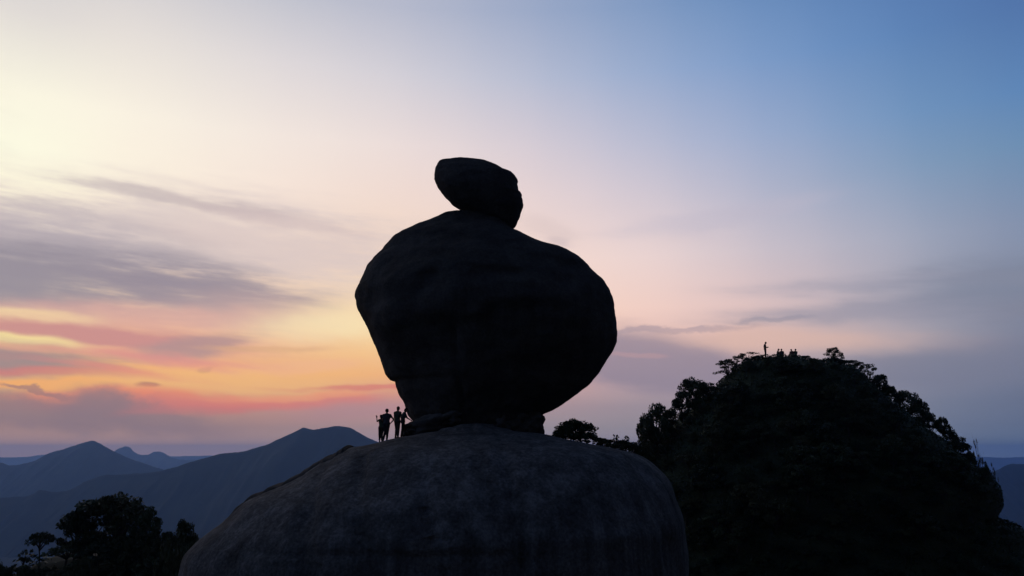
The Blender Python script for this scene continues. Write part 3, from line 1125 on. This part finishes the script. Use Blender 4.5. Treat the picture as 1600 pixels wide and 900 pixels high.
UVv = np.stack([pt - t_ * s_, pt + b2 * s_ * .5, pt + t_ * s_, pt - b2 * s_ * .5], axis=1).reshape(-1, 3)
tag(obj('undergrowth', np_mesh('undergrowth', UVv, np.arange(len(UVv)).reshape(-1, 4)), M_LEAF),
    'dense dark undergrowth covering the wooded hill', 'undergrowth', kind='stuff')

# a thin sheet of rock peeling off along the left shoulder of the dome
SL = [(551, 697.5), (546, 698), (538, 702), (524, 708), (508, 717), (490, 727.5), (470, 739), (446, 753), (418, 766), (392, 778), (372, 793)]
V, Fc = [], []
m_ = 8
NSL = 60
for i in range(NSL + 1):
    f = i / NSL * (len(SL) - 1)
    k = min(len(SL) - 2, int(f))
    px, py = SL[k][0] + (SL[k + 1][0] - SL[k][0]) * (f - k), SL[k][1] + (SL[k + 1][1] - SL[k][1]) * (f - k)
    e = math.sin(math.pi * min(1, max(0.0, i / NSL))) ** 0.35
    thick = (0.04 + 0.09 * e) * (1 + 0.9 * noise.noise(Vector((i * 0.31, 2, 1)))) + (0.10 * math.exp(-((i - 5) / 3) ** 2))
    for j in range(m_ + 1):
        u_ = j / m_
        yy = 42.2 + 3.6 * u_ + 0.5 * noise.noise(Vector((i * 0.19, 5, u_)))
        c = P(px, py, 45.0)
        zz = c.z
        near = BVH_D.find_nearest(Vector((c.x, yy, zz)))
        b, nn = near[0], near[1]
        if nn.dot(Vector((c.x, yy, zz)) - Vector((3, 46, -8))) < 0:
            nn = -nn
        lift = thick * (0.0 if j in (0, m_) else 1.0) - 0.03
        V.append(b + nn * lift)
for i in range(NSL):
    for j in range(m_):
        a = i * (m_ + 1) + j
        Fc.append((a, a + 1, a + m_ + 2, a + m_ + 1))
slab = obj('rock_flake', np_mesh('rock_flake', V, Fc), M_BOULDER)
so_ = slab.modifiers.new('t', 'SOLIDIFY')
so_.thickness = 0.06
tag(slab, 'thin dark sheet of rock peeling along the sloping shoulder of the dome', 'rock flake')

# shrubs on the shoulder of the dome, right of the boulder
BD = (BVH_D,)
skyline('full', 890, 659, 56, 'rounded leafy shrub at the heart of the umbrella-shaped shrub', Y=47.8, bvhs=BD, name='shrub')
skyline('bush', 897, 655, 66, 'wide umbrella-shaped shrub on the dome beside the huge boulder', Y=47.5, bvhs=BD, idx=1)
skyline('bush', 880, 668, 36, 'low leafy shrub under the edge of the umbrella-shaped shrub', Y=46.8, bvhs=BD)
skyline('wisp', 926, 660, 18, 'upright spiky plant beside the umbrella-shaped shrub', Y=47.2, bvhs=BD)
skyline('bush', 918, 676, 40, 'small dark shrub below the upright spiky plant', Y=46.8, bvhs=BD)
skyline('bush', 938, 683, 26, 'flat dark shrub hugging the shoulder of the dome', Y=46.8, bvhs=BD, hmin=0.3)
skyline('wisp', 962, 678, 12, 'small two-tufted seedling on the shoulder of the dome', Y=47.0, bvhs=BD, hmin=0.3)
skyline('wisp', 978, 680, 12, 'thin seedling between the dome shoulder and the wooded hill', Y=47.4, bvhs=BD, hmin=0.3)
skyline('bush', 948, 684, 34, 'spreading bush between the flat dark shrub and the seedlings', Y=47.6, bvhs=BD, hmin=0.4)
skyline('bush', 972, 687, 34, 'low bush around the stems of the seedlings', Y=47.8, bvhs=BD, hmin=0.4)
skyline('bush', 1003, 692, 40, 'broad low bush at the end of the dome shoulder by the wooded hill', Y=48.4, bvhs=BD, hmin=0.4)
skyline('bush', 960, 692, 30, 'low scrub along the edge of the dome shoulder', Y=46.6, bvhs=BD, hmin=0.3)
skyline('bush', 985, 690, 34, 'scrub patch where the dome dips towards the wooded hill', Y=48.0, bvhs=BD, hmin=0.3)

# trees below, left of the dome
YL = 72.0
skyline('full', 146, 783, 92, 'leafy tree whose crown merges into the tallest of the clump below the dome', Y=YL + 0.6)
skyline('full', 188, 775, 100, 'broad-crowned dark tree, tallest of the clump below the dome', Y=YL, idx=0)
skyline('full', 230, 795, 54, 'flat spreading tree reaching out of the tall broad-crowned tree', Y=YL - 0.8)
skyline('full', 124, 800, 60, 'rounded tree forming one shoulder of the tall broad-crowned tree', Y=YL - 0.5)
skyline('full', 291, 815, 50, 'small domed tree tucked against the edge of the rock dome', Y=YL)
skyline('umbrella', 66, 831, 48, 'small flat-topped tree standing apart from the clump', Y=YL - 1)
skyline('wisp', 40, 858, 24, 'thin low tree beside the small flat-topped tree', Y=YL - 1.5)
for k, (px, top, w) in enumerate([(105, 852, 60), (160, 845, 80), (215, 826, 80), (258, 822, 70), (300, 846, 60), (190, 868, 90), (245, 860, 80), (120, 880, 70), (70, 884, 60),
                                  (25, 886, 70), (-15, 890, 60), (290, 880, 70), (150, 896, 80), (50, 900, 80), (230, 893, 90), (95, 893, 60), (0, 880, 60), (130, 868, 50), (-30, 878, 60), (45, 890, 60), (270, 840, 60)]):
    skyline('bush' if k % 3 else 'round', px, top, w, 'dark leafy understorey plant packed beneath the tree clump below the dome', Y=YL - 1.5 - 0.22 * k,
            group='understorey below the dome', name='understorey_plant', hmin=1.1)

# scrub over the ridge around the dome and the hill
rs = random.Random(21)
cen, rad, per = [], [], []
while len(cen) < 520:
    x, y = rs.uniform(-62, 75), rs.uniform(22, 128)
    if drop((BVH_D, BVH_H), x, y) is not None and drop((BVH_D, BVH_H), x, y) > terrain_z(x, y) + 0.5:
        continue
    r_ = rs.uniform(0.8, 2.0)
    cen.append((x, y, terrain_z(x, y) + 0.2 * r_))
    rad.append(r_)
    per.append(int(70 * r_))
lv, lf = leaf_cloud(rs, cen, rad, per, 0.22, 0.75)
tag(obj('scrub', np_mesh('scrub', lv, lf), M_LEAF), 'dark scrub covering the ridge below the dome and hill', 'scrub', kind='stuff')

# ------------------------------------------------------------------ people


def eval_mesh(o):
    bpy.context.view_layer.update()
    dg = bpy.context.evaluated_depsgraph_get()
    me = bpy.data.meshes.new_from_object(o.evaluated_get(dg))
    return me


def blob_mesh(name, prims, voxel):
    """one continuous surface grown round tapered limbs: prims are (p0, p1, r0, r1)"""
    VV, FF, n0 = [], [], 0
    for p0, p1, r0, r1 in prims:
        p0, p1 = Vector(p0), Vector(p1)
        ax = p1 - p0
        q = (ax if ax.length > 1e-4 else Vector((0, 0, 1))).to_track_quat('Z', 'Y').to_matrix()
        rings_ = [(p0, r0, -math.pi / 2 + 0.02 + (math.pi / 2) * k_ / 4) for k_ in range(5)] + [(p1, r1, (math.pi / 2 - 0.02) * k_ / 4) for k_ in range(5)]
        for c_, r_, ph in rings_:
            for m_ in range(14):
                th = 2 * math.pi * m_ / 14
                VV.append(c_ + q @ Vector((r_ * math.cos(ph) * math.cos(th), r_ * math.cos(ph) * math.sin(th), r_ * math.sin(ph))))
        for a_ in range(9):
            for m_ in range(14):
                m2 = (m_ + 1) % 14
                FF.append((n0 + a_ * 14 + m_, n0 + a_ * 14 + m2, n0 + (a_ + 1) * 14 + m2, n0 + (a_ + 1) * 14 + m_))
        FF.append(tuple(n0 + 13 - m_ for m_ in range(14)))
        FF.append(tuple(n0 + 126 + m_ for m_ in range(14)))
        n0 += 140
    me = bpy.data.meshes.new(name + '_rough')
    me.from_pydata([tuple(v) for v in VV], [], FF)
    o = bpy.data.objects.new('tmp', me)
    COL.objects.link(o)
    md = o.modifiers.new('r', 'REMESH')
    md.mode = 'VOXEL'
    md.voxel_size = voxel
    ms = o.modifiers.new('s', 'SMOOTH')
    ms.iterations = 2
    ms.factor = 0.5
    out = eval_mesh(o)
    out.name = name
    bpy.data.objects.remove(o)
    bpy.data.meshes.remove(me)
    out.polygons.foreach_set('use_smooth', np.ones(len(out.polygons), dtype=bool))
    return out


def hand_prims(w, d, side, curl=0.35):
    """palm, four unequal fingers with a knuckle bend and a thumb off the side of the palm"""
    w, d = Vector(w), Vector(d).normalized()
    ax = d.cross(Vector((0, 1, 0.2)))
    ax = ax.normalized() if ax.length > 0.1 else Vector((1, 0, 0))
    nrm = ax.cross(d).normalized()
    palm = w + d * 0.085
    pr = [(w, palm, 0.026, 0.030), (w + ax * 0.018, palm + ax * 0.024, 0.018, 0.017), (w - ax * 0.018, palm - ax * 0.024, 0.018, 0.017)]
    for k, (o_, L) in enumerate(((-0.031, 0.066), (-0.0105, 0.08), (0.0105, 0.084), (0.031, 0.072))):
        a = palm + ax * o_
        b = a + d * L * 0.5 + nrm * curl * 0.012
        c = b + d * L * 0.45 * math.cos(curl) + nrm * L * math.sin(curl) * 0.6
        pr += [(a, b, 0.0095, 0.009), (b, c, 0.009, 0.0075)]
    t0 = w + d * 0.03 + ax * side * 0.024
    t1 = t0 + (ax * side * 0.8 + d * 0.6) * 0.04
    pr += [(t0, t1, 0.013, 0.011), (t1, t1 + (ax * side * 0.35 + d) * 0.034, 0.0105, 0.009)]
    return pr


CLOTH = {}


def cloth(name, col):
    if name not in CLOTH:
        CLOTH[name] = mat_plain(name, col, 0.9, 0.2, 14.0)
    return CLOTH[name]


M_SKIN = cloth('skin', (0.23, 0.125, 0.08))
M_HAIR = cloth('hair_black', (0.015, 0.013, 0.012))


def person(loc, rz, H, J, top, bottom, label, skirt=False, long_hair=False, sleeves=0.5, legs=1.0, slim=1.0, group=None, top_col=None):
    """J: joint positions for a 1.75 m body facing -Y, x to the body's left; H scales it"""
    k = H / 1.75
    g = {n: Vector(v) for n, v in J.items()}
    hd, nk, ch, wa, pe = g['head'], g['neck'], g['chest'], g['waist'], g['pelvis']
    s = slim
    look = g.get('look', Vector((0, -1, 0))).normalized()
    upv = (hd - nk).normalized()
    sidev = look.cross(upv).normalized()
    pr = [(hd + upv * 0.02, hd + upv * 0.045, 0.090, 0.088), (hd + look * 0.018 - upv * 0.05, hd + look * 0.02 - upv * 0.085, 0.066, 0.045),
          (hd + look * 0.088 - upv * 0.005, hd + look * 0.103 - upv * 0.028, 0.010, 0.014),                  # nose
          (hd + look * 0.078 - upv * 0.065 + sidev * 0.018, hd + look * 0.078 - upv * 0.065 - sidev * 0.018, 0.011, 0.011),  # mouth
          (hd + look * 0.074 + upv * 0.022 + sidev * 0.035, hd + look * 0.074 + upv * 0.022 - sidev * 0.035, 0.016, 0.016),  # brow over the eyes
          (nk - upv * 0.03, hd - upv * 0.04, 0.058 * s, 0.054 * s)]
    for sd in (1, -1):
        pr.append((hd + sidev * sd * 0.088 + upv * 0.015, hd + sidev * sd * 0.090 - upv * 0.025, 0.016, 0.012))
    sh = [g['shl'], g['shr']]
    acr = (sh[0] - sh[1]).normalized()
    torso = [(ch + acr * 0.085 * s, ch - acr * 0.085 * s, 0.112 * s, 0.112 * s), (wa + acr * 0.05 * s, wa - acr * 0.05 * s, 0.103 * s, 0.103 * s),
             (pe + acr * 0.075 * s, pe - acr * 0.075 * s, 0.112, 0.112), (ch, wa, 0.118 * s, 0.108 * s), (wa, pe, 0.108 * s, 0.118),
             (ch + acr * 0.08, wa + acr * 0.05, 0.105 * s, 0.092 * s), (ch - acr * 0.08, wa - acr * 0.05, 0.105 * s, 0.092 * s),
             (wa + acr * 0.05, pe + acr * 0.07, 0.095 * s, 0.11), (wa - acr * 0.05, pe - acr * 0.07, 0.095 * s, 0.11),
             (nk - upv * 0.02, sh[0], 0.06, 0.062 * s), (nk - upv * 0.02, sh[1], 0.06, 0.062 * s), (ch, sh[0], 0.1 * s, 0.066 * s), (ch, sh[1], 0.1 * s, 0.066 * s)]
    pr += torso
    shirt = [(a, b, r0 + 0.016, r1 + 0.016) for a, b, r0, r1 in torso]
    trous = [(pe + acr * 0.075, pe - acr * 0.075, 0.130, 0.130), (wa.lerp(pe, 0.5), pe, 0.122 * s, 0.132)]
    shoes = []
    for sd, S, Eb, Wr, Hp, Kn, An in ((1, 'shl', 'ell', 'wrl', 'hil', 'knl', 'anl'), (-1, 'shr', 'elr', 'wrr', 'hir', 'knr', 'anr')):
        a, b, c = g[S], g[Eb], g[Wr]
        pr += [(a, b, 0.055 * s, 0.042 * s), (b, b.lerp(c, 0.35), 0.041 * s, 0.041 * s), (b.lerp(c, 0.35), c, 0.041 * s, 0.027 * s)]
        pr += hand_prims(c, g.get('hand' + S[-1], c - b), sd)
        shirt.append((a, a.lerp(b, sleeves), 0.070 * s, 0.060 * s))
        h, kn, an = g[Hp], g[Kn], g[An]
        pr += [(h, kn, 0.088, 0.056), (kn, kn.lerp(an, 0.35), 0.054, 0.056), (kn.lerp(an, 0.35), an, 0.056, 0.037)]
        ft = g.get('foot' + S[-1], Vector((0, -1, 0))).normalized()
        pr += [(an + Vector((0, 0, -0.03)), an + ft * 0.13 + Vector((0, 0, -0.05)), 0.038, 0.026)]
        if legs <= 0.5:
            trous.append((h, h.lerp(kn, legs * 2), 0.107, 0.084))
        else:
            trous += [(h, kn, 0.105, 0.074), (kn, kn.lerp(an, (legs - 0.5) * 2 * 0.96), 0.074, 0.058)]
        shoes += [(an + Vector((0, 0, -0.045)), an + ft * 0.15 + Vector((0, 0, -0.055)), 0.046, 0.036), (an - ft * 0.03 + Vector((0, 0, -0.045)), an + Vector((0, 0, -0.01)), 0.045, 0.046)]
    if skirt:
        kl, kr = g['knl'], g['knr']
        hem = (kl + kr) / 2
        for q in (0.0, 0.5, 1.0):
            for lr in (-1, -.5, 0, .5, 1):
                trous.append((pe + acr * 0.08 * lr, hem + acr * 0.16 * lr + Vector((0, 0, -0.18)), 0.12, 0.075))
    hair = [(hd + upv * 0.045 - look * 0.018, hd + upv * 0.05 - look * 0.022, 0.097, 0.096), (hd - look * 0.045 + upv * 0.02, hd - look * 0.05 - upv * 0.03, 0.075, 0.062)]
    if long_hair:
        hair += [(hd - look * 0.06, hd - look * 0.085 - upv * 0.2, 0.075, 0.06), (hd - look * 0.085 - upv * 0.2, hd - look * 0.09 - upv * 0.33, 0.06, 0.035)]
    t = empty('person', loc, rz)
    t.scale = (k, k, k)
    obj('body', blob_mesh('body', pr, 0.0095), M_SKIN, t)
    obj('shirt', blob_mesh('shirt', shirt, 0.014), top, t)
    obj('skirt' if skirt else ('shorts' if legs <= 0.5 else 'trousers'), blob_mesh('lower', trous, 0.014), bottom, t)
    obj('hair', blob_mesh('hair', hair, 0.012), M_HAIR, t)
    for i in (0, 2):
        obj('shoe', blob_mesh('shoe', shoes[i:i + 2], 0.01), cloth('shoe_dark', (0.03, 0.03, 0.032)), t)
    return tag(t, label, 'person', group)


def stand(**kw):
    J = dict(head=(0, -0.01, 1.63), neck=(0, 0, 1.47), chest=(0, 0, 1.29), waist=(0, 0.005, 1.10), pelvis=(0, 0.01, 0.93),
             shl=(0.185, 0, 1.40), shr=(-0.185, 0, 1.40), ell=(0.235, 0.02, 1.11), elr=(-0.235, 0.02, 1.11), wrl=(0.24, -0.06, 0.86), wrr=(-0.24, -0.06, 0.86),
             hil=(0.095, 0, 0.90), hir=(-0.095, 0, 0.90), knl=(0.10, -0.015, 0.49), knr=(-0.10, -0.015, 0.49), anl=(0.105, 0.02, 0.09), anr=(-0.105, 0.02, 0.09))
    J.update(kw)
    return J


def foot(px, Y, bvhs):
    x = P(px, 690 if Y < 60 else 560, Y).x
    return x, Y, drop(bvhs, x, Y, 0)


GL = 'hikers beside the foot of the boulder'
# woman with one arm lifted (x of the picture is -x of a body that faces the viewer's way back: bodies here face away, rz = pi)
PEOPLE = []


def place(px, Y, bvhs, rz, H, J, *a, **kw):
    x, y, z = foot(px, Y, bvhs)
    # rest the lower foot on the rock
    k = H / 1.75
    return person((x, y, z - 0.0), rz, H, J, *a, **kw)


place(595.3, 46.0, BD, R(180), 1.55,
      stand(head=(0.03, -0.02, 1.62), shl=(0.165, 0, 1.40), shr=(-0.165, 0, 1.40), ell=(0.30, -0.06, 1.32), wrl=(0.33, -0.10, 1.56), handl=(0.25, -0.05, 1.0),
            elr=(-0.22, -0.04, 1.14), wrr=(-0.16, -0.16, 0.98), knl=(0.11, -0.02, 0.49), knr=(-0.03, -0.03, 0.49), anl=(0.09, 0.02, 0.09), anr=(-0.06, 0.05, 0.09)),
      cloth('top_green', (0.05, 0.07, 0.04)), cloth('trousers_brown', (0.045, 0.032, 0.028)), 'long-haired person raising one hand at the edge of the dome',
      long_hair=True, sleeves=0.35, legs=0.9, slim=0.88, group=GL)
place(603.2, 45.9, BD, R(180), 1.78,
      stand(elr=(-0.40, 0.05, 1.16), wrr=(-0.22, -0.10, 0.99), handr=(0.6, -0.5, -0.2), ell=(0.25, 0.0, 1.12), wrl=(0.20, -0.14, 0.92), knl=(0.07, -0.03, 0.49), knr=(-0.06, -0.02, 0.49),
            anl=(0.17, 0.03, 0.03), anr=(-0.04, 0.0, 0.11), hil=(0.09, 0, 0.9)),
      cloth('shirt_charcoal', (0.05, 0.05, 0.055)), cloth('trousers_black', (0.025, 0.025, 0.03)), 'man standing with one hand on his hip next to the person raising a hand', sleeves=0.4, legs=1.0, group=GL)
place(620.0, 45.8, BD, R(150), 1.76,
      stand(head=(0.0, -0.05, 1.62), look=(0.1, -1, -0.35), ell=(0.25, -0.04, 1.12), wrl=(0.17, -0.24, 1.04), elr=(-0.25, -0.02, 1.12), wrr=(-0.12, -0.24, 1.05), knl=(0.075, -0.03, 0.49), knr=(-0.075, -0.02, 0.49),
            anl=(0.08, 0.02, 0.08), anr=(-0.08, 0.02, 0.09)),
      cloth('shirt_olive', (0.05, 0.052, 0.035)), cloth('trousers_brown', (0.045, 0.032, 0.028)), 'man in long trousers looking down at his hands beside the boulder', sleeves=0.5, legs=1.0, group=GL)
place(628.8, 46.6, BD, R(110), 1.74,
      stand(head=(0.0, -0.16, 1.57), neck=(0, -0.08, 1.44), chest=(0, -0.03, 1.28), look=(0, -1, -0.5), shl=(0.185, -0.06, 1.38), shr=(-0.185, -0.06, 1.38), ell=(0.26, -0.24, 1.18), elr=(-0.27, -0.16, 1.14),
            wrl=(0.24, -0.45, 1.06), wrr=(-0.22, -0.38, 1.02), knl=(0.10, -0.16, 0.50), anl=(0.105, -0.12, 0.11), knr=(-0.1, 0.04, 0.49), anr=(-0.105, 0.10, 0.07)),
      cloth('shirt_charcoal', (0.05, 0.05, 0.055)), cloth('trousers_black', (0.025, 0.025, 0.03)), 'person leaning forward against the overhanging side of the huge boulder', sleeves=0.9, legs=1.0, group=GL)

BH = (BVH_H,)
place(1196.5, 89.6, BH, R(60), 1.78,
      stand(head=(0.0, -0.10, 1.61), neck=(0, -0.03, 1.47), look=(0, -1, -0.45), ell=(0.25, 0.04, 1.12), wrl=(0.15, -0.22, 1.12), elr=(-0.25, 0.08, 1.12), wrr=(-0.15, -0.24, 1.14)),
      cloth('shirt_maroon', (0.08, 0.035, 0.03)), cloth('trousers_black', (0.025, 0.025, 0.03)), 'lone person standing on the hilltop with head bowed over the hands', sleeves=0.6, legs=1.0)


def sit(**kw):
    J = dict(head=(0, -0.06, 0.86), neck=(0, -0.02, 0.70), chest=(0, 0.0, 0.52), waist=(0, 0.03, 0.33), pelvis=(0, 0.04, 0.16),
             shl=(0.185, 0, 0.63), shr=(-0.185, 0, 0.63), ell=(0.27, -0.14, 0.42), elr=(-0.27, -0.14, 0.42), wrl=(0.14, -0.34, 0.46), wrr=(-0.14, -0.34, 0.46),
             hil=(0.095, 0, 0.14), hir=(-0.095, 0, 0.14), knl=(0.14, -0.38, 0.40), knr=(-0.14, -0.38, 0.40), anl=(0.12, -0.52, 0.08), anr=(-0.12, -0.52, 0.08))
    J.update(kw)
    return J


place(1216, 89.4, BH, R(80), 1.78, sit(head=(0, -0.10, 0.84), look=(0, -1, 0.2)), cloth('shirt_olive', (0.05, 0.052, 0.035)), cloth('trousers_black', (0.025, 0.025, 0.03)),
      'seated person nearest the lone standing person on the hilltop', sleeves=0.5, legs=1.0)
place(1222, 89.2, BH, R(170), 1.68, sit(), cloth('shirt_charcoal', (0.05, 0.05, 0.055)), cloth('trousers_brown', (0.045, 0.032, 0.028)),
      'seated person hunched close behind the seated one nearest the standing person', sleeves=0.6, legs=1.0)
place(1238, 89.2, BH, R(160), 1.66, sit(head=(0.05, -0.06, 0.85)), cloth('shirt_maroon', (0.08, 0.035, 0.03)), cloth('trousers_black', (0.025, 0.025, 0.03)),
      'seated person of the lower hilltop pair, on the side of the standing person', sleeves=0.5, legs=1.0)
place(1243.5, 89.3, BH, R(190), 1.70, sit(head=(-0.05, -0.05, 0.86)), cloth('top_green', (0.05, 0.07, 0.04)), cloth('trousers_brown', (0.045, 0.032, 0.028)),
      'seated person of the lower hilltop pair, on the side of the ragged shrub', sleeves=0.5, legs=1.0)

# ------------------------------------------------------------------ evening haze over the lowlands
zs = []
bpy.context.view_layer.update()
ztop = max((o.matrix_world @ Vector(c)).z for o in bpy.data.objects if o.type == 'MESH' for c in o.bound_box)
zbot = min((o.matrix_world @ Vector(c)).z for o in bpy.data.objects if o.type == 'MESH' for c in o.bound_box)
HB = 24000.0
bm = bmesh.new()
bmesh.ops.create_cube(bm, size=1.0)
hb, ht = zbot - 1.0, ztop + 15.0
bmesh.ops.transform(bm, matrix=Matrix.Translation((8, 72, (hb + ht) / 2)) @ Matrix.Diagonal((HB * 2, HB * 2, ht - hb, 1)), verts=bm.verts)
me = bpy.data.meshes.new('haze')
bm.to_mesh(me)
bm.free()
mh = bpy.data.materials.new('haze_air')
mh.use_nodes = True
nt = mh.node_tree
nt.nodes.clear()
ho = nt.nodes.new('ShaderNodeOutputMaterial')
pv = nt.nodes.new('ShaderNodeVolumePrincipled')
pv.inputs['Color'].default_value = (0.27, 0.50, 1.0, 1)
pv.inputs['Density'].default_value = 6.3e-5
pv.inputs['Anisotropy'].default_value = 0.6
nt.links.new(pv.outputs[0], ho.inputs['Volume'])
tag(obj('haze', me, mh), 'thin blue evening haze over valleys and mountains', 'haze', kind='stuff')
